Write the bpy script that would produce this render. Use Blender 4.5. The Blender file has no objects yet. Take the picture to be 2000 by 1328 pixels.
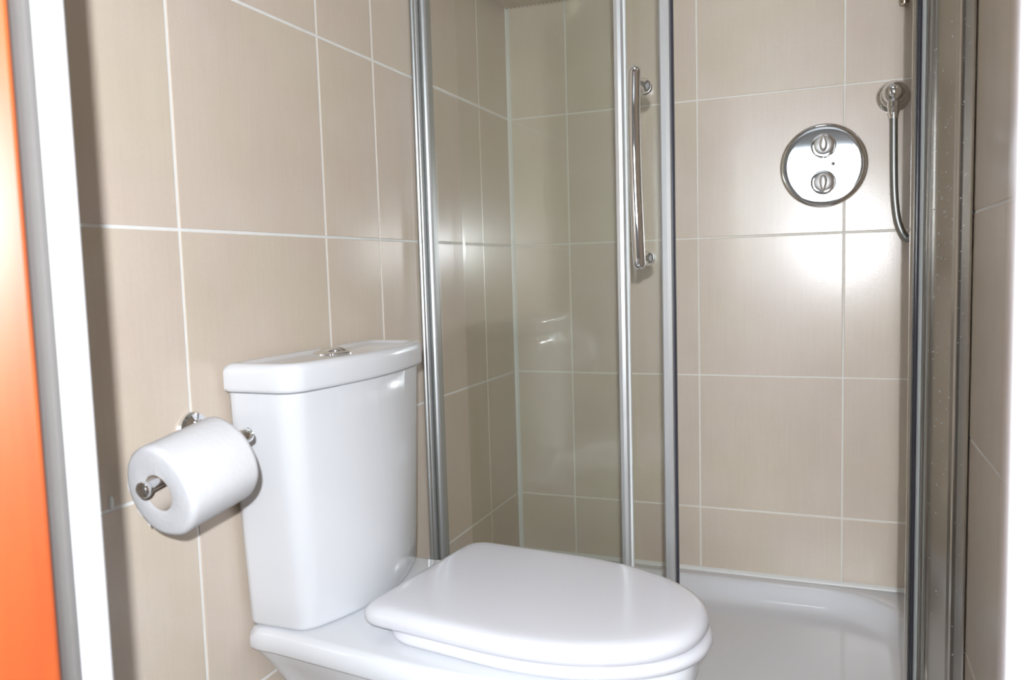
import bpy, bmesh, math, random
from mathutils import Vector, Matrix

random.seed(7)
C = bpy.context.scene.collection
SC = bpy.context.scene
PI = math.pi

# ------------------------------------------------------------------ camera, world, lights, exposure
def cam_axes(pitch, yaw, roll):
    f = Vector((math.sin(yaw) * math.cos(pitch), math.cos(yaw) * math.cos(pitch), -math.sin(pitch)))
    r = Vector((math.cos(yaw), -math.sin(yaw), 0))
    u = r.cross(f)
    c, s = math.cos(roll), math.sin(roll)
    return c * r + s * u, -s * r + c * u, f

CAM = Vector((0.806, -2.0274, 0.883))
RX, UP, FW = cam_axes(0.0858, -0.3822, -0.0287)
cam = bpy.data.cameras.new('camera')
cam.sensor_fit = 'HORIZONTAL'
cam.sensor_width = 36.0
cam.lens = 36.0 * 1565.4 / 2000.0
cam.clip_start = 0.02
cam.dof.use_dof = True
cam.dof.focus_distance = 1.55
cam.dof.aperture_fstop = 5.6
camo = bpy.data.objects.new('camera', cam)
camo.matrix_world = Matrix(((RX.x, UP.x, -FW.x, CAM.x), (RX.y, UP.y, -FW.y, CAM.y), (RX.z, UP.z, -FW.z, CAM.z), (0, 0, 0, 1)))
C.objects.link(camo)
SC.camera = camo

w = bpy.data.worlds.new('daylight')
w.use_nodes = True
w.node_tree.nodes['Background'].inputs[0].default_value = (0.80, 0.89, 1.0, 1)
w.node_tree.nodes['Background'].inputs[1].default_value = 12.0
SC.world = w

# the camera's own flash, just above and behind the lens
fl = bpy.data.lights.new('camera_flash', 'SPOT')
fl.energy = 80.0
fl.color = (0.895, 0.935, 1.0)
fl.spot_size = math.radians(116)
fl.spot_blend = 0.75
fl.shadow_soft_size = 0.014
flo = bpy.data.objects.new('camera_flash', fl)
flp = CAM + UP * 0.10 - FW * 0.14
zf = -(FW + UP * 0.02).normalized()
xf = RX
yf = zf.cross(xf).normalized()
xf = yf.cross(zf)
flo.matrix_world = Matrix(((xf.x, yf.x, zf.x, flp.x), (xf.y, yf.y, zf.y, flp.y), (xf.z, yf.z, zf.z, flp.z), (0, 0, 0, 1)))
C.objects.link(flo)

# weak fill light added under the bathroom ceiling, out of frame
cl = bpy.data.lights.new('added_fill_light', 'AREA')
cl.shape = 'DISK'
cl.size = 0.26
cl.energy = 1.2
cl.color = (0.95, 0.97, 1.0)
clo = bpy.data.objects.new('added_fill_light', cl)
clo.location = (0.62, -1.05, 2.24)
C.objects.link(clo)

SC.view_settings.view_transform = 'Standard'
SC.view_settings.look = 'None'
SC.view_settings.gamma = 1.0
SC.view_settings.use_curve_mapping = False
SC.view_settings.exposure = 0.16
SC.cycles.use_denoising = True
SC.cycles.sample_clamp_indirect = 40.0
SC.cycles.max_bounces = 12
SC.cycles.transparent_max_bounces = 24
SC.cycles.glossy_bounces = 6

# ------------------------------------------------------------------ materials
def new_mat(name):
    m = bpy.data.materials.new(name)
    m.use_nodes = True
    return m, m.node_tree, m.node_tree.nodes['Principled BSDF']

def plain(name, col, rough=0.5, metal=0.0, spec=0.5, coat=0.0, noise=0.0, nscale=30.0, bump=0.0):
    m, nt, b = new_mat(name)
    b.inputs['Base Color'].default_value = (*col, 1)
    b.inputs['Roughness'].default_value = rough
    b.inputs['Metallic'].default_value = metal
    b.inputs['Specular IOR Level'].default_value = spec
    b.inputs['Coat Weight'].default_value = coat
    b.inputs['Coat Roughness'].default_value = 0.04
    if noise or bump:
        tc = nt.nodes.new('ShaderNodeTexCoord')
        nz = nt.nodes.new('ShaderNodeTexNoise')
        nz.inputs['Scale'].default_value = nscale
        nz.inputs['Detail'].default_value = 4
        nt.links.new(tc.outputs['Object'], nz.inputs['Vector'])
        if noise:
            mx = nt.nodes.new('ShaderNodeMix')
            mx.data_type = 'RGBA'
            mx.inputs[6].default_value = (*[max(0, c * (1 - noise)) for c in col], 1)
            mx.inputs[7].default_value = (*[min(1, c * (1 + noise)) for c in col], 1)
            nt.links.new(nz.outputs['Fac'], mx.inputs[0])
            nt.links.new(mx.outputs[2], b.inputs['Base Color'])
        if bump:
            bp = nt.nodes.new('ShaderNodeBump')
            bp.inputs['Strength'].default_value = bump
            bp.inputs['Distance'].default_value = 0.002
            nt.links.new(nz.outputs['Fac'], bp.inputs['Height'])
            nt.links.new(bp.outputs['Normal'], b.inputs['Normal'])
    return m

def tile_material(name):
    m, nt, b = new_mat(name)
    N, L = nt.nodes, nt.links
    tc = N.new('ShaderNodeTexCoord')
    oi = N.new('ShaderNodeObjectInfo')
    sc = N.new('ShaderNodeVectorMath'); sc.operation = 'SCALE'
    cmb = N.new('ShaderNodeCombineXYZ')
    for k in range(3):
        L.new(oi.outputs['Random'], cmb.inputs[k])
    L.new(cmb.outputs[0], sc.inputs[0]); sc.inputs['Scale'].default_value = 37.0
    ad = N.new('ShaderNodeVectorMath'); ad.operation = 'ADD'
    L.new(tc.outputs['Object'], ad.inputs[0]); L.new(sc.outputs[0], ad.inputs[1])
    n1 = N.new('ShaderNodeTexNoise'); n1.inputs['Scale'].default_value = 9; n1.inputs['Detail'].default_value = 5
    n2 = N.new('ShaderNodeTexNoise'); n2.inputs['Scale'].default_value = 5; n2.inputs['Detail'].default_value = 3
    n3 = N.new('ShaderNodeTexNoise'); n3.inputs['Scale'].default_value = 260; n3.inputs['Detail'].default_value = 2
    # fine upright streaks
    st = N.new('ShaderNodeVectorMath'); st.operation = 'MULTIPLY'; st.inputs[1].default_value = (170, 170, 9)
    L.new(ad.outputs[0], st.inputs[0])
    n4 = N.new('ShaderNodeTexNoise'); n4.inputs['Scale'].default_value = 1; n4.inputs['Detail'].default_value = 2
    L.new(st.outputs[0], n4.inputs['Vector'])
    for n in (n1, n2, n3):
        L.new(ad.outputs[0], n.inputs['Vector'])
    r1 = N.new('ShaderNodeValToRGB')
    r1.color_ramp.elements[0].position = 0.30; r1.color_ramp.elements[0].color = (0.615, 0.515, 0.410, 1)
    r1.color_ramp.elements[1].position = 0.72; r1.color_ramp.elements[1].color = (0.675, 0.585, 0.486, 1)
    L.new(n1.outputs['Fac'], r1.inputs[0])
    r2 = N.new('ShaderNodeValToRGB')
    r2.color_ramp.elements[0].position = 0.35; r2.color_ramp.elements[0].color = (0.635, 0.555, 0.430, 1)
    r2.color_ramp.elements[1].position = 0.65; r2.color_ramp.elements[1].color = (0.65, 0.545, 0.474, 1)
    L.new(n2.outputs['Fac'], r2.inputs[0])
    mx = N.new('ShaderNodeMix'); mx.data_type = 'RGBA'; mx.inputs[0].default_value = 0.5
    L.new(r1.outputs[0], mx.inputs[6]); L.new(r2.outputs[0], mx.inputs[7])
    r3 = N.new('ShaderNodeMapRange'); r3.inputs['From Min'].default_value = 0.3; r3.inputs['From Max'].default_value = 0.7
    r3.inputs['To Min'].default_value = 0.972; r3.inputs['To Max'].default_value = 1.028
    ms = N.new('ShaderNodeMath'); ms.operation = 'MULTIPLY_ADD'; ms.inputs[1].default_value = 0.5
    L.new(n4.outputs['Fac'], ms.inputs[0])
    hm = N.new('ShaderNodeMath'); hm.operation = 'MULTIPLY'; hm.inputs[1].default_value = 0.5
    L.new(n3.outputs['Fac'], hm.inputs[0]); L.new(hm.outputs[0], ms.inputs[2])
    L.new(ms.outputs[0], r3.inputs['Value'])
    mm = N.new('ShaderNodeVectorMath'); mm.operation = 'SCALE'
    L.new(mx.outputs[2], mm.inputs[0]); L.new(r3.outputs[0], mm.inputs['Scale'])
    L.new(mm.outputs[0], b.inputs['Base Color'])
    b.inputs['Roughness'].default_value = 0.25
    b.inputs['Specular IOR Level'].default_value = 0.6
    bp = N.new('ShaderNodeBump'); bp.inputs['Strength'].default_value = 0.10; bp.inputs['Distance'].default_value = 0.0006
    L.new(n3.outputs['Fac'], bp.inputs['Height'])
    L.new(bp.outputs['Normal'], b.inputs['Normal'])
    return m

def glass_material(name, tint, haze=0.6):
    # thin safety glass: each face passes tinted light straight and mirrors a Fresnel share
    m = bpy.data.materials.new(name); m.use_nodes = True
    nt = m.node_tree; N, L = nt.nodes, nt.links
    N.clear()
    out = N.new('ShaderNodeOutputMaterial')
    tr = N.new('ShaderNodeBsdfTransparent'); tr.inputs[0].default_value = (*tint, 1)
    g1 = N.new('ShaderNodeBsdfGlossy'); g1.inputs['Roughness'].default_value = 0.03
    g2 = N.new('ShaderNodeBsdfGlossy'); g2.inputs['Roughness'].default_value = 0.17
    gl = N.new('ShaderNodeMixShader'); gl.inputs[0].default_value = haze
    L.new(g1.outputs[0], gl.inputs[1]); L.new(g2.outputs[0], gl.inputs[2])
    geo = N.new('ShaderNodeNewGeometry')
    dt = N.new('ShaderNodeVectorMath'); dt.operation = 'DOT_PRODUCT'
    L.new(geo.outputs['Incoming'], dt.inputs[0]); L.new(geo.outputs['Normal'], dt.inputs[1])
    ab = N.new('ShaderNodeMath'); ab.operation = 'ABSOLUTE'; L.new(dt.outputs['Value'], ab.inputs[0])
    om = N.new('ShaderNodeMath'); om.operation = 'SUBTRACT'; om.inputs[0].default_value = 1.0; L.new(ab.outputs[0], om.inputs[1])
    pw = N.new('ShaderNodeMath'); pw.operation = 'POWER'; pw.inputs[1].default_value = 5.0; L.new(om.outputs[0], pw.inputs[0])
    fr = N.new('ShaderNodeMath'); fr.operation = 'MULTIPLY_ADD'; fr.inputs[1].default_value = 0.925; fr.inputs[2].default_value = 0.075
    L.new(pw.outputs[0], fr.inputs[0])
    mix = N.new('ShaderNodeMixShader')
    L.new(fr.outputs[0], mix.inputs[0]); L.new(tr.outputs[0], mix.inputs[1]); L.new(gl.outputs[0], mix.inputs[2])
    L.new(mix.outputs[0], out.inputs['Surface'])
    return m

def wood_material(name):
    m, nt, b = new_mat(name)
    N, L = nt.nodes, nt.links
    tc = N.new('ShaderNodeTexCoord')
    mp = N.new('ShaderNodeVectorMath'); mp.operation = 'MULTIPLY'; mp.inputs[1].default_value = (26, 26, 2.2)
    L.new(tc.outputs['Object'], mp.inputs[0])
    nz = N.new('ShaderNodeTexNoise'); nz.inputs['Scale'].default_value = 1; nz.inputs['Detail'].default_value = 5; nz.inputs['Distortion'].default_value = 0.6
    L.new(mp.outputs[0], nz.inputs['Vector'])
    r = N.new('ShaderNodeValToRGB')
    r.color_ramp.elements[0].position = 0.3; r.color_ramp.elements[0].color = (0.38, 0.060, 0.014, 1)
    r.color_ramp.elements[1].position = 0.7; r.color_ramp.elements[1].color = (0.52, 0.120, 0.024, 1)
    L.new(nz.outputs['Fac'], r.inputs[0]); L.new(r.outputs[0], b.inputs['Base Color'])
    b.inputs['Roughness'].default_value = 0.3
    b.inputs['Coat Weight'].default_value = 1.0
    b.inputs['Coat Roughness'].default_value = 0.38
    return m

TILE = tile_material('glazed_beige_tile')
GROUT = plain('white_grout', (0.80, 0.80, 0.77), 0.8, noise=0.05, nscale=60)
GROUT_B = plain('aged_beige_grout', (0.76, 0.73, 0.66), 0.8, noise=0.06, nscale=60)
SEAL = plain('white_sealant', (0.76, 0.76, 0.73), 0.35)
CERAM = plain('white_glazed_ceramic', (0.735, 0.745, 0.765), 0.07, spec=0.55, noise=0.006, nscale=3)
PLAST = plain('white_seat_plastic', (0.70, 0.695, 0.725), 0.14, spec=0.5, noise=0.006, nscale=3)
TRAYM = plain('white_tray_acrylic', (0.70, 0.70, 0.715), 0.13, spec=0.5, noise=0.008, nscale=3)
CHROME = plain('polished_chrome', (0.82, 0.83, 0.84), 0.045, metal=1.0, noise=0.01, nscale=5)
ALU = plain('satin_aluminium', (0.50, 0.52, 0.515), 0.42, metal=1.0, noise=0.02, nscale=40)
PALU = plain('pale_anodised_aluminium', (0.56, 0.56, 0.55), 0.38, metal=0.55, noise=0.02, nscale=40)
POLI = plain('weathered_aluminium', (0.56, 0.53, 0.49), 0.17, metal=0.85, noise=0.06, nscale=14, bump=0.03)
SATIN = plain('satin_chrome', (0.88, 0.88, 0.88), 0.42, metal=1.0, noise=0.01, nscale=5)
HOSE = plain('woven_steel_hose', (0.34, 0.345, 0.33), 0.42, metal=1.0, noise=0.04, nscale=90)
RUBBER = plain('dark_rubber_seal', (0.05, 0.05, 0.065), 0.35, noise=0.05)
GAP_GREY = plain('gap_shade_grey', (0.16, 0.15, 0.14), 0.7, noise=0.05)  # dark grey standing in for shade between door and jamb
CLEARS = plain('pale_plastic_seal', (0.72, 0.74, 0.72), 0.25, noise=0.03)
PAPER = plain('soft_white_tissue', (0.70, 0.70, 0.71), 0.95, spec=0.1, noise=0.01, nscale=160, bump=0.25)
CARD = plain('grey_cardboard', (0.52, 0.45, 0.39), 0.9, spec=0.1, noise=0.06, nscale=120)
WHITEP = plain('white_gloss_paint', (0.80, 0.81, 0.82), 0.35, noise=0.01, nscale=8)
WALLP = plain('pale_matt_paint', (0.50, 0.48, 0.46), 0.9, noise=0.02, nscale=6)
CEILP = plain('white_ceiling_paint', (0.78, 0.78, 0.77), 0.9, noise=0.01, nscale=6)
FLOORM = plain('grey_vinyl_floor', (0.30, 0.28, 0.26), 0.5, noise=0.12, nscale=20)
CARPET = plain('beige_carpet', (0.36, 0.31, 0.25), 0.95, noise=0.12, nscale=120, bump=0.3)
WOOD = wood_material('orange_varnished_wood')
SHADE_METAL = plain('shade_browned_metal', (0.40, 0.34, 0.27), 0.25, metal=1.0, noise=0.08, nscale=60)  # brown of shade and reflections put into the metal's colour
GLASS_F = glass_material('green_tinted_glass', (0.985, 0.996, 0.985))
GLASS_D = glass_material('clear_door_glass', (0.978, 0.985, 0.965))
GLASS_W = glass_material('window_glass', (0.98, 0.985, 0.98))
DROP = plain('dried_water_spots', (0.9, 0.92, 0.95), 0.08, spec=0.9, noise=0.02)

# ------------------------------------------------------------------ mesh helpers
def obj(name, bm, mat, parent=None, sharp=35, loc=None):
    bmesh.ops.recalc_face_normals(bm, faces=bm.faces)
    me = bpy.data.meshes.new(name)
    bm.to_mesh(me); bm.free()
    if sharp is not None:
        for p in me.polygons:
            p.use_smooth = True
        me.set_sharp_from_angle(angle=math.radians(sharp))
    me.materials.append(mat)
    o = bpy.data.objects.new(name, me)
    C.objects.link(o)
    if loc is not None:
        o.location = loc
    if parent is not None:
        o.parent = parent
        o.matrix_parent_inverse = parent.matrix_world.inverted() if False else Matrix.Translation(-Vector(parent.location))
    return o

def empty(name, loc, label, cat, group=None):
    o = bpy.data.objects.new(name, None)
    o.empty_display_size = 0.05
    o.location = loc
    C.objects.link(o)
    tag(o, label, cat, group)
    return o

def tag(o, label, cat, group=None):
    o['label'] = label
    o['category'] = cat
    if group:
        o['group'] = group
    return o

def struct(o):
    o['kind'] = 'structure'
    return o

def box(bm, x0, x1, y0, y1, z0, z1, bev=0.0, seg=2):
    r = bmesh.ops.create_cube(bm, size=1.0)
    vs = r['verts']
    for v in vs:
        v.co.x = x0 + (v.co.x + 0.5) * (x1 - x0)
        v.co.y = y0 + (v.co.y + 0.5) * (y1 - y0)
        v.co.z = z0 + (v.co.z + 0.5) * (z1 - z0)
    if bev:
        es = list({e for v in vs for e in v.link_edges})
        bmesh.ops.bevel(bm, geom=es, offset=bev, segments=seg, profile=0.5, affect='EDGES')

def boxo(name, mat, dims, parent=None, bev=0.0, seg=2):
    bm = bmesh.new()
    box(bm, *dims, bev=bev, seg=seg)
    return obj(name, bm, mat, parent)

def loft(bm, rings, cap0=True, cap1=True, closed=True):
    vr = [[bm.verts.new(p) for p in ring] for ring in rings]
    n = len(vr[0])
    for a, b in zip(vr[:-1], vr[1:]):
        for i in range(n if closed else n - 1):
            j = (i + 1) % n
            bm.faces.new((a[i], a[j], b[j], b[i]))
    if cap0:
        bm.faces.new(list(reversed(vr[0])))
    if cap1:
        bm.faces.new(vr[-1])

def frame_for(d):
    d = Vector(d).normalized()
    a = Vector((0, 0, 1)) if abs(d.z) < 0.9 else Vector((1, 0, 0))
    u = d.cross(a).normalized()
    return u, d.cross(u).normalized(), d

def lathe(bm, origin, axis, prof, seg=32, cap0=True, cap1=True):
    """prof: list of (distance along axis, radius)"""
    u, v, d = frame_for(axis)
    o = Vector(origin)
    rings = []
    for t, r in prof:
        rings.append([o + d * t + (u * math.cos(2 * PI * k / seg) + v * math.sin(2 * PI * k / seg)) * max(r, 1e-5) for k in range(seg)])
    loft(bm, rings, cap0, cap1)

def tube(bm, pts, r, seg=12):
    """pts: list of Vector; r: number or list of radii"""
    pts = [Vector(p) for p in pts]
    rr = r if isinstance(r, (list, tuple)) else [r] * len(pts)
    t0 = (pts[1] - pts[0]).normalized()
    u = t0.cross(Vector((0.3, 0.2, 0.93))).normalized()
    rings = []
    for i, p in enumerate(pts):
        t = (pts[min(i + 1, len(pts) - 1)] - pts[max(i - 1, 0)]).normalized()
        u = (u - t * u.dot(t)).normalized()
        v = t.cross(u)
        rings.append([p + (u * math.cos(2 * PI * k / seg) + v * math.sin(2 * PI * k / seg)) * rr[i] for k in range(seg)])
    loft(bm, rings)

def spline(pts, n):
    """Catmull-Rom through pts, n samples a span"""
    P = [Vector(p) for p in pts]
    P = [2 * P[0] - P[1]] + P + [2 * P[-1] - P[-2]]
    out = []
    for i in range(1, len(P) - 2):
        for k in range(n):
            t = k / n
            a, b, c, d = P[i - 1], P[i], P[i + 1], P[i + 2]
            out.append(0.5 * ((2 * b) + (c - a) * t + (2 * a - 5 * b + 4 * c - d) * t * t + (3 * b - a - 3 * c + d) * t ** 3))
    out.append(P[-2])
    return out

def resample(pts, n):
    """n points evenly spaced round a closed 2D outline"""
    L = [0.0]
    m = len(pts)
    for i in range(m):
        a, b = pts[i], pts[(i + 1) % m]
        L.append(L[-1] + math.hypot(b[0] - a[0], b[1] - a[1]))
    out, k = [], 0
    for i in range(n):
        s = L[-1] * i / n
        while L[k + 1] < s:
            k += 1
        t = (s - L[k]) / max(1e-9, L[k + 1] - L[k])
        a, b = pts[k], pts[(k + 1) % m]
        out.append((a[0] + (b[0] - a[0]) * t, a[1] + (b[1] - a[1]) * t))
    return out

def inset(pts, d):
    """closed counter-clockwise outline moved inwards by d"""
    n = len(pts)
    out = []
    for i in range(n):
        a, b = pts[i - 1], pts[(i + 1) % n]
        tx, ty = b[0] - a[0], b[1] - a[1]
        l = math.hypot(tx, ty) or 1
        out.append((pts[i][0] - ty / l * d, pts[i][1] + tx / l * d))
    return out

def shrink(pts, d):
    """outline scaled about its middle so that each side moves in by d (never crosses itself)"""
    xs, ys = [p[0] for p in pts], [p[1] for p in pts]
    cx, cy = (min(xs) + max(xs)) / 2, (min(ys) + max(ys)) / 2
    fx, fy = 1 - 2 * d / (max(xs) - min(xs)), 1 - 2 * d / (max(ys) - min(ys))
    return [(cx + (x - cx) * fx, cy + (y - cy) * fy) for x, y in pts]

def rounded_poly(corners, radii, seg=8):
    """counter-clockwise polygon with rounded corners"""
    n = len(corners)
    out = []
    for i in range(n):
        p0, p, p1 = Vector(corners[i - 1]), Vector(corners[i]), Vector(corners[(i + 1) % n])
        r = radii[i]
        a = (p0 - p).normalized(); b = (p1 - p).normalized()
        ang = a.angle(b)
        if r <= 0 or ang > PI - 0.01:
            out.append((p.x, p.y)); continue
        d = r / math.tan(ang / 2)
        c = p + (a + b).normalized() * (r / math.sin(ang / 2))
        s = p + a * d - c
        e = p + b * d - c
        a0 = math.atan2(s.y, s.x); a1 = math.atan2(e.y, e.x)
        da = (a1 - a0 + PI) % (2 * PI) - PI
        for k in range(seg + 1):
            t = a0 + da * k / seg
            out.append((c.x + r * math.cos(t), c.y + r * math.sin(t)))
    return out

def solid(bm, outline, levels, n=None):
    """outline lofted upwards: levels = list of (z, inset)"""
    base = resample(outline, n) if n else outline
    loft(bm, [[(x, y, z) for x, y in shrink(base, d)] for z, d in levels])

# ------------------------------------------------------------------ the setting
ZJ = [0.0, 0.2713, 0.6098, 0.9503, 1.2848, 1.6181, 1.9514, 2.30]
GAP = 0.0022
def tiled_wall(name, axis, at, sign, joints, grout, thick=0.09):
    """axis 'x': the wall is the plane x=at, joints run along y; sign: the way the tile faces look"""
    lo, hi = joints[0], joints[-1]
    bm = bmesh.new()
    face = at - sign * 0.0012         # the joint bed lies 1.2 mm behind the tile faces
    back = at - sign * thick
    a, b = min(face, back), max(face, back)
    if axis == 'x':
        box(bm, a, b, lo, hi, 0, 2.3)
    else:
        box(bm, lo - 0.05, hi + 0.05, a, b, 0, 2.3)
    w_ = struct(obj(name, bm, grout, sharp=None))
    cache = {}
    for i in range(len(joints) - 1):
        for j in range(len(ZJ) - 1):
            c0, c1 = joints[i] + GAP, joints[i + 1] - GAP
            z0, z1 = ZJ[j] + GAP, ZJ[j + 1] - GAP
            wd, ht = round(c1 - c0, 4), round(z1 - z0, 4)
            key = (wd, ht)
            if key not in cache:
                bm = bmesh.new()
                d = 0.006
                if axis == 'x':
                    box(bm, -d, 0, -wd / 2, wd / 2, -ht / 2, ht / 2) if sign > 0 else box(bm, 0, d, -wd / 2, wd / 2, -ht / 2, ht / 2)
                else:
                    box(bm, -wd / 2, wd / 2, 0, d, -ht / 2, ht / 2) if sign < 0 else box(bm, -wd / 2, wd / 2, -d, 0, -ht / 2, ht / 2)
                ax = 0 if axis == 'x' else 1
                es = [e for e in bm.edges if all(abs(v.co[ax]) < 1e-6 for v in e.verts)]
                bmesh.ops.bevel(bm, geom=es, offset=0.0011, segments=2, profile=0.5, affect='EDGES')
                o = obj('tile', bm, TILE, None, sharp=None)
                cache[key] = o.data
            else:
                o = bpy.data.objects.new('tile', cache[key]); C.objects.link(o)
            cc, zc = (c0 + c1) / 2, (z0 + z1) / 2
            j1, j2 = random.uniform(-0.0002, 0.0002), random.uniform(-0.0008, 0.0008)
            o.location = (at + j1, cc, zc) if axis == 'x' else (cc, at + j1, zc)
            o.rotation_euler = (0, 0, j2)
            o.parent = w_
    return w_

wall_back = tiled_wall('wall_back', 'y', 0.0, -1, [0.0, 0.1619, 0.4952, 0.8285, 1.0], GROUT_B)
wall_left = tiled_wall('wall_left', 'x', 0.0, 1, [-1.58, -1.5277, -1.1944, -0.861, -0.6851, -0.5277, -0.1944, 0.0], GROUT)
wall_right = tiled_wall('wall_right', 'x', 1.0, -1, [-1.58, -1.307, -0.973, -0.640, -0.307, 0.0], GROUT)
# sealant in the upright corner and the chip of filler by the door
bm = bmesh.new()
loft(bm, [[(0.0, -0.009, z), (0.006, -0.0065, z), (0.009, 0.0, z), (0.0, 0.0, z)] for z in (0.112, 2.3)])
obj('sealant_bead', bm, SEAL, wall_back, sharp=60)
bm = bmesh.new()
lathe(bm, (0.0, -1.332, 0.619), (1, 0, 0), [(-0.002, 0.004), (0.0012, 0.0036), (0.002, 0.002)], 10)
bmesh.ops.scale(bm, vec=(1, 1, 2.4), space=Matrix.Translation((0, 1.332, -0.619)), verts=bm.verts)
obj('filler_chip', bm, SEAL, wall_left, sharp=60)

JY0, JY1 = -1.602, -1.577       # the door opening's wall: outer and inner face
JL, JR = 0.275, 0.8842
HEAD = 2.0
def prism(name, mat, dims, parent=None, bev=0.0):
    return boxo(name, mat, dims, parent, bev)
bm = bmesh.new()
box(bm, -1.2, JL - 0.05, JY0 + 0.003, JY1 - 0.002, 0, 2.3)
box(bm, JR + 0.05, 2.2, JY0 + 0.003, JY1 - 0.002, 0, 2.3)
box(bm, JL - 0.05, JR + 0.05, JY0 + 0.003, JY1 - 0.002, HEAD + 0.05, 2.3)
struct(obj('wall_front', bm, WALLP, sharp=None))
struct(boxo('floor', FLOORM, (-0.09, 1.09, -1.6, 0.09, -0.08, 0.0)))
struct(boxo('ceiling', CEILP, (-0.09, 1.09, -1.6, 0.09, 2.3, 2.38)))
# white door lining: left jamb, right jamb, head
t1 = struct(boxo('trim_1', WHITEP, (JL - 0.05, JL, JY0, JY1, 0, HEAD), bev=0.0035, seg=3))
boxo('gap_shade_strip', GAP_GREY, (JL - 0.03, JL - 0.004, JY0 - 0.0065, JY0 + 0.0005, 0.0, HEAD), t1, bev=0.002)  # strip added to darken the gap beside the door
t2 = struct(boxo('trim_2', WHITEP, (JR, JR + 0.05, JY0, JY1, 0, HEAD), bev=0.0035, seg=3))
struct(boxo('trim_3', WHITEP, (JL - 0.05, JR + 0.05, JY0, JY1, HEAD, HEAD + 0.05), bev=0.0035, seg=3))
# the varnished door, standing open into the bedroom
bm = bmesh.new()
DX0, DX1, DY0, DY1 = JL - 0.0275, JL - 0.0095, -2.235, JY0 - 0.0145
box(bm, DX0, DX1, DY0, DY1, 0.012, HEAD - 0.004, bev=0.003, seg=3)
d1 = struct(obj('door_1', bm, WOOD))
for (z0, z1) in ((0.2, 0.85), (1.02, 1.85)):
    bm = bmesh.new()
    rings = []
    for xo, ins in ((DX1 - 0.001, 0.0), (DX1 + 0.005, 0.006), (DX1 + 0.005, 0.022), (DX1 - 0.0005, 0.034)):
        rings.append([(xo, DY0 + 0.11 + ins, z0 + ins), (xo, DY1 - 0.11 - ins, z0 + ins), (xo, DY1 - 0.11 - ins, z1 - ins), (xo, DY0 + 0.11 + ins, z1 - ins)])
    loft(bm, rings)
    obj('door_panel', bm, WOOD, d1, sharp=30)
bm = bmesh.new()
lathe(bm, (DX1, DY0 + 0.06, 1.0), (1, 0, 0), [(0, 0.024), (0.006, 0.024), (0.008, 0.01), (0.035, 0.01), (0.04, 0.0)], 20)
tube(bm, [(DX1 + 0.035, DY0 + 0.06, 1.0), (DX1 + 0.037, DY0 + 0.12, 1.0), (DX1 + 0.033, DY0 + 0.17, 1.0)], [0.009, 0.008, 0.006], 12)
obj('door_handle', bm, CHROME, d1)

hinge = Vector((DX1, DY1, 0))
d1.matrix_world = Matrix.Translation(hinge) @ Matrix.Rotation(math.radians(-38), 4, 'Z') @ Matrix.Translation(-hinge)

# the bedroom behind the camera: only its window's light and its mirror images reach the picture
struct(boxo('floor_bedroom', CARPET, (-1.2, 2.2, -4.6, -1.6, -0.08, 0.0)))
struct(boxo('ceiling_bedroom', CEILP, (-1.2, 2.2, -4.6, -1.604, 2.3, 2.38)))
struct(boxo('wall_bedroom_left', WALLP, (-1.3, -1.2, -4.6, -1.58, 0, 2.3)))
struct(boxo('wall_bedroom_right', WALLP, (2.2, 2.3, -4.6, -1.58, 0, 2.3)))
WX0, WX1, WZ0, WZ1 = -0.1, 1.45, 0.85, 1.88
bm = bmesh.new()
box(bm, -1.2, WX0, -4.7, -4.6, 0, 2.3)
box(bm, WX1, 2.2, -4.7, -4.6, 0, 2.3)
box(bm, WX0, WX1, -4.7, -4.6, 0, WZ0)
box(bm, WX0, WX1, -4.7, -4.6, WZ1, 2.3)
struct(obj('wall_rear', bm, WALLP, sharp=None))
win = struct(boxo('window_1', GLASS_W, (WX0 + 0.05, WX1 - 0.05, -4.664, -4.658, WZ0 + 0.05, WZ1 - 0.05)))
bm = bmesh.new()
for d in ((WX0, WX1, WZ0, WZ0 + 0.05), (WX0, WX1, WZ1 - 0.05, WZ1), (WX0, WX0 + 0.05, WZ0 + 0.05, WZ1 - 0.05), (WX1 - 0.05, WX1, WZ0 + 0.05, WZ1 - 0.05), (0.70, 0.75, WZ0 + 0.05, WZ1 - 0.05)):
    box(bm, d[0], d[1], -4.69, -4.63, d[2], d[3], bev=0.004)
obj('window_frame', bm, WHITEP, win)

# ------------------------------------------------------------------ shower tray
TY = -0.70
tray = empty('shower_tray', (0.5, TY / 2, 0.0), 'low white rectangular shower tray with rounded basin, on the floor along the back wall', 'shower tray')
def rrect(x0, x1, y0, y1, r, n=160):
    return resample(rounded_poly([(x0, y0), (x1, y0), (x1, y1), (x0, y1)], [r] * 4, 10), n)
bm = bmesh.new()
rings = []
for (dz, i, r) in ((0.0, 0.004, 0.012), (0.098, 0.001, 0.012), (0.1055, 0.0025, 0.012), (0.107, 0.006, 0.012), (0.1066, 0.028, 0.165), (0.1058, 0.032, 0.168), (0.1035, 0.0355, 0.17), (0.097, 0.0395, 0.17), (0.085, 0.0455, 0.165),
                    (0.073, 0.053, 0.16), (0.064, 0.061, 0.155), (0.0585, 0.070, 0.145), (0.0562, 0.080, 0.13), (0.0550, 0.10, 0.10), (0.054, 0.16, 0.05), (0.052, 0.26, 0.03)):
    rings.append([(x, y, dz) for x, y in rrect(0.002 + i, 0.998 - i, TY + i, -0.002 - i, r)])
loft(bm, rings)
obj('basin', bm, TRAYM, tray, sharp=50)
bm = bmesh.new()
loft(bm, [[(x, 0.0, 0.104), (x, -0.0085, 0.1065), (x, -0.007, 0.111), (x, 0.0, 0.1155)] for x in (0.0, 1.0)])
obj('sealant_bead', bm, SEAL, wall_back, sharp=70)
bm = bmesh.new()
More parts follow.
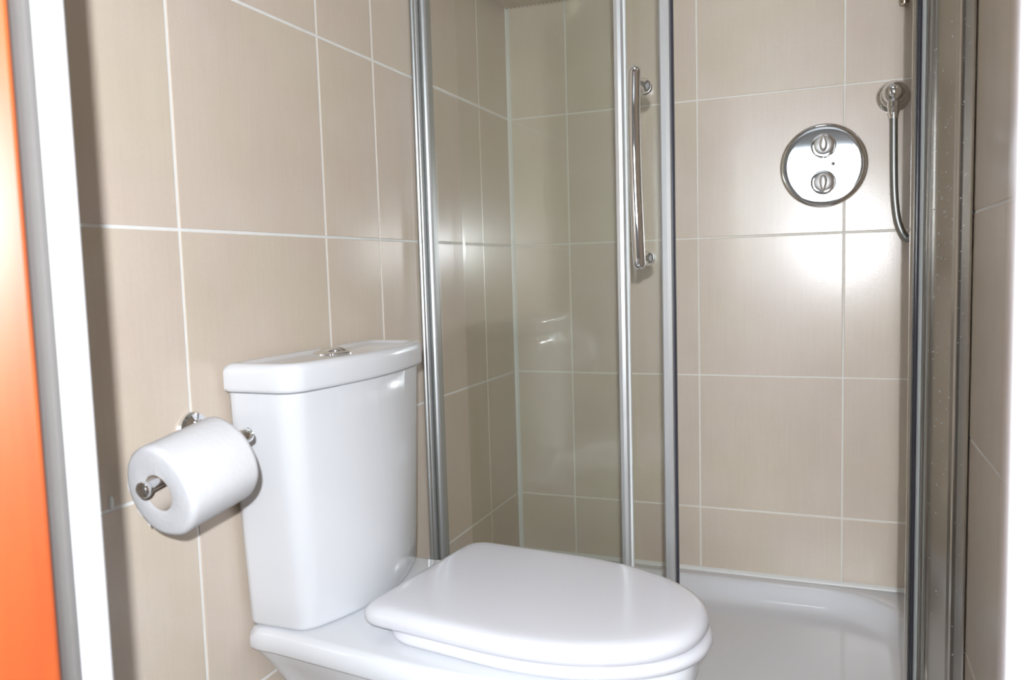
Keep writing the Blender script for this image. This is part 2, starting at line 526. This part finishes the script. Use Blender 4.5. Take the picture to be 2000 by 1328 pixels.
lathe(bm, (0.5, -0.29, 0.0545), (0, 0, 1), [(0, 0.043), (0.002, 0.043), (0.004, 0.036), (0.0045, 0.0)], 32)
obj('waste_cover', bm, CHROME, tray)

# ------------------------------------------------------------------ shower enclosure (frame and fixed pane)
GZ0, GZ1 = 0.125, 1.93
enc = empty('shower_enclosure', (0.5, -0.52, 0.107), 'silver framed shower screen with fixed green tinted pane beside the cistern', 'shower screen')
def extrude_profile(name, pts, z0, z1, mat, parent, sharp=25):
    bm = bmesh.new()
    loft(bm, [[(x, y, z) for x, y in pts] for z in (z0, z1)])
    return obj(name, bm, mat, parent, sharp=sharp)
# ribbed wall channel on the left wall
def ribbed(x0, x1, yf, yb, ribs):
    pts = [(x0, yb), (x0, yf)]
    n = ribs * 6
    for k in range(1, n):
        t = k / n
        pts.append((x0 + (x1 - x0) * t, yf - 0.0025 * abs(math.sin(PI * ribs * t)) - 0.003 * math.sin(PI * t)))
    pts += [(x1, yf), (x1, yb)]
    return pts
extrude_profile('wall_channel', ribbed(0.0005, 0.020, -0.534, -0.505, 2), GZ0 - 0.018, GZ1 + 0.03, ALU, enc)
extrude_profile('pane_clip', ribbed(0.020, 0.036, -0.530, -0.510, 1), GZ0 - 0.016, GZ1 + 0.02, ALU, enc)
boxo('fixed_pane', GLASS_F, (0.034, 0.428, -0.523, -0.517, GZ0, GZ1), enc)
extrude_profile('end_profile', [(0.4232, -0.510), (0.4232, -0.526), (0.4255, -0.5305), (0.432, -0.5325), (0.438, -0.5305), (0.4415, -0.526), (0.4415, -0.510)], GZ0 - 0.005, GZ1, PALU, enc)
extrude_profile('edge_seal', [(0.4415, -0.524), (0.4450, -0.522), (0.4450, -0.512), (0.4415, -0.511)], GZ0, GZ1, CLEARS, enc)
bm = bmesh.new()
box(bm, 0.03, 0.4415, -0.5365, -0.478, 0.1072, 0.124, bev=0.003)
obj('bottom_rail', bm, ALU, enc)
bm = bmesh.new()
box(bm, 0.03, 0.965, -0.536, -0.472, GZ1 + 0.001, GZ1 + 0.045, bev=0.004)
obj('top_rail', bm, ALU, enc)
# right-hand jamb: a bead facing the opening, then stepped polished faces up to the right wall
Z0j, Z1j = 0.1072, GZ1 + 0.05
extrude_profile('strike_bead', [(0.9275, -0.487), (0.9265, -0.512), (0.9300, -0.520), (0.9335, -0.518), (0.9340, -0.487)], Z0j, Z1j, POLI, enc)
extrude_profile('strike_seal', [(0.9340, -0.487), (0.9340, -0.520), (0.9362, -0.5235), (0.9392, -0.5195), (0.9392, -0.487)], Z0j, Z1j, RUBBER, enc)
extrude_profile('jamb_lip', [(0.9392, -0.487), (0.9392, -0.521), (0.9415, -0.526), (0.9450, -0.523), (0.9450, -0.487)], Z0j, Z1j, CLEARS, enc)
extrude_profile('jamb_face', [(0.9450, -0.487), (0.9450, -0.521), (0.9468, -0.5255), (0.9490, -0.524), (0.9510, -0.531), (0.9540, -0.537), (0.9570, -0.536), (0.9700, -0.566), (0.9795, -0.594), (0.9830, -0.598), (0.9830, -0.487)], Z0j, Z1j, POLI, enc, sharp=14)
extrude_profile('jamb_channel', [(0.9830, -0.487), (0.9830, -0.601), (0.9850, -0.608), (0.9875, -0.606), (0.9930, -0.636), (0.9955, -0.652), (0.9975, -0.656), (0.9995, -0.652), (0.9995, -0.487)], Z0j, Z1j, POLI, enc, sharp=14)
# dried water spots on the polished jamb
bm = bmesh.new()
P0, P1, P2 = Vector((0.957, -0.5365)), Vector((0.9795, -0.5945)), Vector((0.9875, -0.607))
P3 = Vector((0.9930, -0.636))
for k in range(150):
    t = random.random()
    if random.random() < 0.72:
        q = P0.lerp(P1, t); n2 = Vector((-0.58, -0.225)).normalized()
    else:
        q = P2.lerp(P3, t); n2 = Vector((-0.30, -0.055)).normalized()
    z = min(1.75, max(0.2, random.gauss(0.87, 0.30)))
    r = random.choice((0.0005, 0.0006, 0.0007, 0.0008, 0.0011, 0.0015))
    lathe(bm, (q.x, q.y, z), (n2.x, n2.y, 0), [(-0.0004, r), (r * 0.25, r * 0.8), (r * 0.45, r * 0.1)], 6)
o = obj('water_spots', bm, DROP, enc, sharp=80)
o['kind'] = 'stuff'

# ------------------------------------------------------------------ sliding door, slid open behind the fixed pane
DXL, DXR = 0.085, 0.5045
sd = empty('sliding_shower_door', (0.30, -0.492, 0.124), 'clear glass sliding shower door with chrome bar handle, slid open behind the fixed pane', 'shower door')
boxo('door_pane', GLASS_D, (DXL, DXR + 0.006, -0.495, -0.489, GZ0 + 0.002, GZ1 - 0.002), sd)
extrude_profile('closing_profile', [(0.5030, -0.481), (0.5030, -0.500), (0.5060, -0.504), (0.5150, -0.505), (0.5220, -0.502), (0.5238, -0.498), (0.5238, -0.481)], GZ0 + 0.001, GZ1 - 0.001, PALU, sd)
extrude_profile('magnetic_seal', [(0.5238, -0.483), (0.5238, -0.4965), (0.5260, -0.4970), (0.5282, -0.494), (0.5282, -0.486), (0.5260, -0.483)], GZ0 + 0.001, GZ1 - 0.001, RUBBER, sd)
hd_pts = spline([(0.4665, -0.536, 1.243), (0.4662, -0.5445, 1.232), (0.4655, -0.549, 1.15), (0.4665, -0.5505, 1.06), (0.4685, -0.549, 0.97), (0.4700, -0.5445, 0.897), (0.4702, -0.537, 0.888)], 8)
bm = bmesh.new()
nn = len(hd_pts)
rad = [0.0115 * min(1.0, 0.45 + 0.55 * math.sin(PI * min(1, max(0, min(i, nn - 1 - i) / 6)) / 2)) for i in range(nn)]
tube(bm, hd_pts, rad, 20)
hb = obj('handle', bm, CHROME, sd, sharp=50)
for z, x in ((1.222, 0.473), (0.900, 0.474)):
    bm = bmesh.new()
    lathe(bm, (x, -0.4950, z), (-0.06, -1, 0), [(0.0, 0.0135), (0.003, 0.0148), (0.010, 0.0148), (0.014, 0.0125), (0.024, 0.0085), (0.050, 0.0075)], 24)
    obj('handle_mount', bm, CHROME, hb)
    bm = bmesh.new()
    lathe(bm, (x, -0.4890, z), (0, 1, 0), [(0.0, 0.0140), (0.004, 0.0148), (0.012, 0.0140), (0.015, 0.009), (0.016, 0.0)], 24)
    obj('handle_cap', bm, CHROME, hb)

# ------------------------------------------------------------------ thermostatic valve on the back wall
VX, VZ = 0.7835, 1.106
val = empty('shower_valve', (VX, 0.0, VZ), 'round polished chrome shower valve plate with two white-gleaming knobs on the back wall', 'shower valve')
bm = bmesh.new()
R0 = 0.0955
prof = [(0.0, R0), (0.004, R0 + 0.0008), (0.0075, R0 - 0.001), (0.0092, R0 - 0.005), (0.0098, R0 - 0.010)]
Rs = 5.0
for k in range(1, 13):
    r = (R0 - 0.010) * (1 - k / 12)
    prof.append((0.0098 + ((R0 - 0.010) ** 2 - r * r) / (2 * Rs), r))
lathe(bm, (VX, -0.0003, VZ), (-0.034, -1, 0.0), prof, 64, cap1=False)
bmesh.ops.remove_doubles(bm, verts=bm.verts, dist=1e-5)
obj('valve_plate', bm, CHROME, val, sharp=40)
def valve_knob(z, tilt, name):
    bm = bmesh.new()
    lathe(bm, (VX, -0.012, z), (0, -1, 0), [(0, 0.0275), (0.004, 0.0275), (0.0055, 0.0262), (0.006, 0.0225)], 36)
    kb = obj(name, bm, CHROME, val)
    bm = bmesh.new()
    lathe(bm, (VX, -0.017, z), (0, -1, 0), [(0, 0.0205), (0.012, 0.0205), (0.0165, 0.019), (0.0185, 0.0155), (0.0195, 0.0)], 36)
    obj('knob_body', bm, SATIN, kb)
    # raised pointed grip
    bm = bmesh.new()
    s = tilt
    out = []
    for k in range(24):
        a = 2 * PI * k / 24
        rx, rz = 0.0088 * math.cos(a), 0.017 * math.sin(a)
        if rz * s > 0:
            rx *= (1 - 0.45 * abs(rz) / 0.017); rz *= 1.35
        out.append((rx, rz))
    loft(bm, [[(VX + x * m, -0.034 - d, z + zz * m + s * 0.001) for x, zz in out] for d, m in ((0, 1.0), (0.008, 0.97), (0.012, 0.85), (0.014, 0.6))])
    obj('knob_grip', bm, SATIN, kb, sharp=50)
valve_knob(1.1500, 1, 'temperature_knob')
valve_knob(1.0665, -1, 'flow_knob')
bm = bmesh.new()
lathe(bm, (VX + 0.021, -0.0128, 1.108), (0, -1, 0), [(0, 0.004), (0.002, 0.004), (0.003, 0.0)], 14)
obj('plate_screw', bm, CHROME, val)

# ------------------------------------------------------------------ wall elbow and ribbed hose
EX, EZ = 0.9285, 1.2475
out_ = empty('hose_outlet', (EX, 0.0, EZ), 'round chrome wall elbow with grey ribbed hose hanging down, beside the round valve', 'shower hose')
bm = bmesh.new()
lathe(bm, (EX, -0.0003, EZ), (0, -1, 0), [(0, 0.0355), (0.004, 0.0355), (0.009, 0.032), (0.012, 0.0275), (0.0135, 0.027), (0.018, 0.024), (0.022, 0.018)], 40)
obj('wall_rose', bm, CHROME, out_, sharp=30)
bm = bmesh.new()
cz = EZ + 0.003
prof = [(-0.025, 0.013)] + [(-0.0245 * math.cos(a), max(1e-5, 0.0245 * math.sin(a))) for a in [PI * k / 18 for k in range(4, 19)]]
lathe(bm, (EX, -0.034, cz), (0, -1, 0), prof, 36, cap1=False)
bmesh.ops.remove_doubles(bm, verts=bm.verts, dist=1e-5)
obj('ball_elbow', bm, CHROME, out_, sharp=40)
bm = bmesh.new()
lathe(bm, (EX, -0.034, cz - 0.014), (0, 0, -1), [(0, 0.0145), (0.018, 0.0145), (0.020, 0.013), (0.032, 0.0115), (0.034, 0.0095), (0.042, 0.009)], 24)
obj('hose_nut', bm, CHROME, out_, sharp=30)
hp = spline([(EX, -0.034, cz - 0.05), (EX + 0.0005, -0.034, cz - 0.10), (EX + 0.0015, -0.034, 1.08), (EX + 0.004, -0.033, 1.02), (EX + 0.011, -0.032, 0.968), (EX + 0.0235, -0.032, 0.936), (0.9625, -0.034, 0.930), (0.978, -0.040, 0.950), (0.985, -0.050, 1.05), (0.985, -0.060, 1.25), (0.985, -0.072, 1.45), (0.985, -0.080, 1.54), (0.985, -0.085, 1.58)], 34)
# even steps along the hose, every second one a groove
L = [0.0]
for a, b in zip(hp[:-1], hp[1:]):
    L.append(L[-1] + (b - a).length)
step, k, hs = 0.0025, 0, []
nst = int(L[-1] / step)
for i in range(nst):
    s = i * step
    while L[k + 1] < s:
        k += 1
    hs.append(hp[k].lerp(hp[k + 1], (s - L[k]) / max(1e-9, L[k + 1] - L[k])))
bm = bmesh.new()
tube(bm, hs, [0.0090 if i % 2 else 0.0074 for i in range(len(hs))], 12)
obj('hose', bm, HOSE, out_, sharp=70)

# the foot of a riser rail in the top right corner of the shower
rail = empty('riser_rail', (0.946, 0.0, 1.45), 'chrome foot, coloured brown for shade, of a riser rail above the hose, at the top edge', 'shower rail')
bm = bmesh.new()
tube(bm, [(0.946, -0.045, 1.434), (0.946, -0.045, 1.440), (0.946, -0.045, 1.90)], [0.0085, 0.010, 0.010], 20)
obj('rail_tube', bm, SHADE_METAL, rail)
for z in (1.475, 1.88):
    bm = bmesh.new()
    lathe(bm, (0.946, -0.0003, z), (0, -1, 0), [(0, 0.017), (0.005, 0.017), (0.008, 0.012), (0.040, 0.011), (0.055, 0.0125), (0.058, 0.008)], 24)
    obj('rail_bracket', bm, SHADE_METAL, rail)

bm = bmesh.new()
lathe(bm, (0.946, -0.045, 1.60), (0, 0, 1), [(0, 0.0105), (0.0, 0.018), (0.003, 0.020), (0.045, 0.020), (0.048, 0.018), (0.048, 0.0105)], 24)
obj('handset_slider', bm, SHADE_METAL, rail)

# ------------------------------------------------------------------ corner basket at the top edge
bas = empty('corner_basket', (0.0, 0.0, 1.568), 'dark ribbed metal corner basket high in the shower, its scalloped underside showing', 'basket')
bm = bmesh.new()
RB, NB = 0.195, 34
zb = 1.569
# pleated floor: radial ribs, thin sheet
def pleat(k):
    return zb + (0.0035 if k % 2 else -0.0015)
cx_, cy_ = 0.006, -0.006
edge = []
for k in range(NB + 1):
    t = k / NB
    edge.append((cx_ + RB * t, cy_))
vb = []
rows = 9
for j in range(rows + 1):
    row = []
    for k in range(NB + 1):
        a = k / NB
        x = cx_ + (RB - 0.006) * a
        depth = (RB - 0.006) * math.sqrt(max(0.0, 1 - a * a))
        y = cy_ - depth * j / rows
        row.append((x, y, pleat(k)))
    vb.append(row)
for dz in (0.0, 0.0022):
    V = [[bm.verts.new((x, y, z + dz)) for x, y, z in r] for r in vb]
    for j in range(rows):
        for k in range(NB - 1):
            bm.faces.new((V[j][k], V[j][k + 1], V[j + 1][k + 1], V[j + 1][k]))
obj('basket_floor', bm, SHADE_METAL, bas, sharp=60)
rim = []
for z, r in ((zb + 0.006, 0.0032), (zb + 0.055, 0.0036)):
    bm = bmesh.new()
    pts = [(cx_ - 0.001, cy_ + 0.001, z)] + [(cx_ + RB * t, cy_ + 0.001, z) for t in (0.25, 0.5, 0.75)] + [(cx_ + RB * math.cos(a), cy_ - RB * math.sin(a), z) for a in [PI / 2 * i / 16 for i in range(17)]] + [(cx_ - 0.001, cy_ - RB * t, z) for t in (0.75, 0.5, 0.25, 0.01)]
    tube(bm, pts, r, 8)
    obj('basket_rim', bm, SHADE_METAL, bas, sharp=60)
bm = bmesh.new()
bm.free()
for i in range(9):
    bm = bmesh.new()
    a = PI / 2 * i / 8
    x, y = cx_ + RB * math.cos(a), cy_ - RB * math.sin(a)
    tube(bm, [(x, y, zb + 0.006), (x, y, zb + 0.03), (x, y, zb + 0.055)], 0.002, 6)
    obj('basket_wire', bm, SHADE_METAL, bas, sharp=60)

# ------------------------------------------------------------------ toilet
YC = -0.944
toi = empty('toilet', (0.3, YC, 0.0), 'white close-coupled toilet with closed lid and boxy cistern against the left wall', 'toilet')
ROT = math.radians(-6.9)
RCX, RCY = 0.20, -0.937
def rot2(u, v):
    return (RCX + u * math.cos(ROT) - v * math.sin(ROT), RCY + u * math.sin(ROT) + v * math.cos(ROT))
def d_shape(Lu, W, u_str, rc, ex=2.15, u0=0.0, n=128):
    """D outline in the seat's own axes: straight rear edge, round front; counter-clockwise"""
    p = []
    for k in range(41):
        a = -PI / 2 + PI * k / 40
        c, s = math.cos(a), math.sin(a)
        p.append((u_str + (Lu - u_str) * abs(c) ** (2 / ex), W * math.copysign(abs(s) ** (2 / ex), s)))
    wr = W * 0.965
    rear = rounded_poly([(u_str, W), (u0, wr), (u0, -wr), (u_str, -W)], [0, rc, rc, 0], 8)
    q = [x for x in p] + rear[1:-1]
    return resample([rot2(*x) for x in q], n)

# pan
def pan_ring(hw_r, hw_f, x_f, x_r, z, n=112):
    pts = []
    us = 0.40 * (x_f - x_r) + x_r
    for k in range(41):
        a = -PI / 2 + PI * k / 40
        c, s = math.cos(a), math.sin(a)
        x = us + (x_f - us) * abs(c) ** 0.92
        yc = YC - 0.10 * max(0.0, x - 0.12)
        pts.append((x, yc + hw_f * math.copysign(abs(s) ** 0.92, s)))
    rear = rounded_poly([(us, YC - 0.10 * max(0, us - 0.12) + hw_f), (x_r + 0.05, YC + hw_r + 0.001), (x_r, YC + hw_r), (x_r, YC - hw_r), (x_r + 0.05, YC - hw_r - 0.001), (us, YC - 0.10 * max(0, us - 0.12) - hw_f)], [0, 0.05, 0.012, 0.012, 0.05, 0], 6)
    pts += rear[1:-1]
    return [(x, y, z) for x, y in resample(pts, n)]
bm = bmesh.new()
rings = [pan_ring(0.085, 0.09, 0.46, 0.06, 0.0), pan_ring(0.085, 0.09, 0.46, 0.06, 0.02), pan_ring(0.082, 0.088, 0.455, 0.055, 0.08),
         pan_ring(0.088, 0.11, 0.50, 0.04, 0.17), pan_ring(0.11, 0.14, 0.56, 0.022, 0.25), pan_ring(0.143, 0.166, 0.612, 0.008, 0.305),
         pan_ring(0.162, 0.176, 0.632, 0.004, 0.332), pan_ring(0.1635, 0.1775, 0.634, 0.004, 0.3355), pan_ring(0.1645, 0.178, 0.6345, 0.004, 0.3365),
         pan_ring(0.1715, 0.1835, 0.6400, 0.004, 0.3372), pan_ring(0.1735, 0.185, 0.6415, 0.004, 0.340), pan_ring(0.1740, 0.1855, 0.642, 0.004, 0.352), pan_ring(0.1725, 0.184, 0.6405, 0.004, 0.362),
         pan_ring(0.168, 0.180, 0.636, 0.006, 0.3685), pan_ring(0.160, 0.172, 0.628, 0.010, 0.3700)]
loft(bm, rings)
obj('pan', bm, CERAM, toi, sharp=60)

# cistern
def cistern_outline(half, xe, xm, rc, x0=0.006, shift=0.0):
    ys = YC + shift
    pts = [(x0, ys + half), (x0, ys - half)]
    pts += [(xe, ys - half)]
    for k in range(1, 16):
        t = k / 16
        pts.append((xe + (xm - xe) * math.sin(PI * t) ** 0.85, ys - half + 2 * half * t))
    pts.append((xe, ys + half))
    rad = [0.006, 0.006, rc] + [0.0] * 15 + [rc]
    return resample(rounded_poly(pts, rad, 8), 120)
bm = bmesh.new()
rings = []
for z, half, xe, xm, rc in ((0.3702, 0.156, 0.096, 0.140, 0.028), (0.3735, 0.1635, 0.1005, 0.1455, 0.030), (0.380, 0.1665, 0.103, 0.148, 0.032), (0.42, 0.169, 0.105, 0.149, 0.032), (0.55, 0.1765, 0.1085, 0.148, 0.033), (0.68, 0.184, 0.1135, 0.142, 0.033), (0.7215, 0.186, 0.115, 0.140, 0.033), (0.7235, 0.181, 0.111, 0.137, 0.030)):
    rings.append([(x, y, z) for x, y in cistern_outline(half, xe, xm, rc)])
loft(bm, rings)
obj('cistern', bm, CERAM, toi, sharp=60)
bm = bmesh.new()
lid_o = cistern_outline(0.1945, 0.121, 0.149, 0.036, x0=0.005)
rings = []
for z, d in ((0.7238, 0.010), (0.7242, 0.003), (0.7262, 0.0008), (0.730, 0.0), (0.752, 0.0), (0.7585, 0.0012), (0.7625, 0.004), (0.7645, 0.0085), (0.7648, 0.013), (0.7640, 0.0175), (0.7610, 0.0225), (0.7598, 0.027), (0.7595, 0.034)):
    rings.append([(x, y, z) for x, y in shrink(lid_o, d)])
loft(bm, rings)
lid_c = obj('cistern_lid', bm, CERAM, toi, sharp=60)
BX, BY = 0.058, -0.942
bm = bmesh.new()
lathe(bm, (BX, BY, 0.7592), (0, 0, 1), [(0, 0.0315), (0.0015, 0.0315), (0.004, 0.028), (0.0048, 0.023)], 40)
btn = obj('flush_button', bm, CHROME, lid_c, sharp=40)
for s in (-1, 1):
    bm = bmesh.new()
    rings = []
    for h, m in ((0.0, 1.0), (0.002, 0.97), (0.0045, 0.80), (0.006, 0.5), (0.0064, 0.2)):
        ring = []
        for k in range(17):
            a = -PI / 2 + PI * k / 16
            ring.append((BX + 0.0222 * m * math.sin(a), BY + s * (0.0008 + 0.0222 * m * math.cos(a)), 0.7632 + h))
        rings.append(ring)
    loft(bm, rings)
    obj('button_half', bm, CHROME, btn, sharp=50)

# seat ring and lid, turned a little on their hinges
bm = bmesh.new()
st_o = d_shape(0.462, 0.161, 0.205, 0.05, u0=0.035)
solid(bm, st_o, [(0.3715, 0.011), (0.3722, 0.0075), (0.375, 0.003), (0.380, 0.0005), (0.385, 0.001), (0.3895, 0.005), (0.3912, 0.010)])
obj('seat', bm, PLAST, toi, sharp=70)
bm = bmesh.new()
ld_o = d_shape(0.456, 0.165, 0.205, 0.030)
solid(bm, ld_o, [(0.3914, 0.010), (0.3919, 0.0065), (0.394, 0.0028), (0.399, 0.0), (0.405, 0.0), (0.4105, 0.0022), (0.4150, 0.0068), (0.4180, 0.0135), (0.4192, 0.022), (0.4198, 0.035), (0.4206, 0.08)])
obj('lid', bm, PLAST, toi, sharp=70)
for v in (-0.075, 0.075):
    bm = bmesh.new()
    x, y = rot2(0.022, v)
    lathe(bm, (x, y, 0.3700), (0, 0, 1), [(0, 0.014), (0.006, 0.014), (0.010, 0.010), (0.022, 0.009)], 20)
    obj('hinge', bm, CHROME, toi)

# ------------------------------------------------------------------ roll holder and roll
AX = Vector((0.1217, 0.981, 0.185)).normalized()
RC0 = Vector((0.0802, -1.3364, 0.638))          # centre of the roll's near face
RR, RL = 0.0565, 0.104
un = AX.cross(Vector((0, 0, 1))).normalized()
upn = un.cross(AX).normalized()
RA, RB_ = Vector((0.0840, -1.3591, 0.6485)), Vector((0.0945, -1.2060, 0.6782))   # knob end and wall-arm end of the bar
BD = (RB_ - RA).normalized()
hol = empty('toilet_roll_holder', (0.0, -1.195, 0.682), 'chrome toilet roll holder with bar and round end knob on the left wall', 'roll holder')
bm = bmesh.new()
lathe(bm, (-0.0003, -1.196, 0.682), (1, 0, 0), [(0, 0.0245), (0.006, 0.0245), (0.010, 0.022), (0.013, 0.014), (0.018, 0.010)], 36)
obj('wall_rose', bm, CHROME, hol, sharp=30)
bm = bmesh.new()
tube(bm, spline([(0.012, -1.196, 0.682), (0.05, RB_.y + 0.003, RB_.z), (RB_.x - 0.004, RB_.y - 0.001, RB_.z - 0.001)], 8), 0.0070, 20)
obj('arm', bm, CHROME, hol, sharp=50)
bm = bmesh.new()
lathe(bm, RA + BD * 0.004, BD, [(0.0, 0.0059), (0.145, 0.0059)], 24)
obj('bar', bm, CHROME, hol, sharp=40)
bm = bmesh.new()
lathe(bm, RB_ - BD * 0.012, BD, [(0, 0.0090), (0.0015, 0.0102), (0.022, 0.0102), (0.0235, 0.0090)], 24)
obj('bar_collar', bm, CHROME, hol, sharp=40)
bm = bmesh.new()
lathe(bm, RA - BD * 0.006, BD, [(0.0, 0.0), (0.0002, 0.0050), (0.0012, 0.0078), (0.003, 0.0094), (0.007, 0.0096), (0.0105, 0.0082), (0.013, 0.0066)], 24, cap0=False)
obj('end_knob', bm, CHROME, hol, sharp=60)

roll = empty('toilet_roll', RC0 + AX * RL / 2 - Vector((0, 0, RR)), 'white toilet paper roll hanging on the chrome holder left of the cistern', 'toilet roll')
bm = bmesh.new()
prof = [(0.001, 0.0226), (0.0, 0.026), (0.0, RR - 0.007), (0.0012, RR - 0.003), (0.0045, RR - 0.0003), (0.010, RR), (RL - 0.008, RR + 0.0003), (RL - 0.003, RR - 0.0005), (RL, RR - 0.004), (RL, 0.026), (RL - 0.001, 0.0226)]
u, v, d = frame_for(AX)
rings = []
seg = 72
for t, r in prof:
    ring = []
    for k in range(seg):
        a = 2 * PI * k / seg
        rr = r
        if r > 0.04:
            rr = r + 0.0006 * math.sin(3 * a + 1.0) + 0.0004 * math.sin(7 * a) 
        ring.append(RC0 + AX * t + (u * math.cos(a) + v * math.sin(a)) * rr)
    rings.append(ring)
rings.append([p for p in rings[0]])
loft(bm, rings, False, False)
bmesh.ops.remove_doubles(bm, verts=bm.verts, dist=1e-6)
obj('paper', bm, PAPER, roll, sharp=60)
bm = bmesh.new()
lathe(bm, RC0, AX, [(0.0008, 0.0220), (0.0008, 0.0228), (RL - 0.0008, 0.0228), (RL - 0.0008, 0.0220), (0.0008, 0.0220)], 48, False, False)
bmesh.ops.remove_doubles(bm, verts=bm.verts, dist=1e-6)
obj('cardboard_core', bm, CARD, roll, sharp=40)
# loose end of the outer sheet, lying against the roll on the wall side
bm = bmesh.new()
rings = []
for k in range(15):
    a = math.radians(70 + 5.2 * k)
    lift = 0.0007 + 0.005 * max(0.0, (k - 9) / 5.0) ** 1.6
    dirv = -un * math.sin(a) * 1.0 + upn * math.cos(a)
    # wall side: -un points towards the wall
    p = RC0 + dirv * (RR + lift)
    q = RC0 + dirv * (RR + lift + 0.0006)
    s = 0.0015 * math.sin(k * 1.1)
    rings.append([p + AX * (0.004 + s), p + AX * (RL - 0.004), q + AX * (RL - 0.004), q + AX * (0.004 + s)])
loft(bm, rings)
obj('loose_sheet', bm, PAPER, roll, sharp=60)

# unseen housing added above the fill light
fill_housing = struct(boxo('added_fill_housing', WHITEP, (0.47, 0.77, -1.20, -0.90, 2.262, 2.2995), bev=0.01))
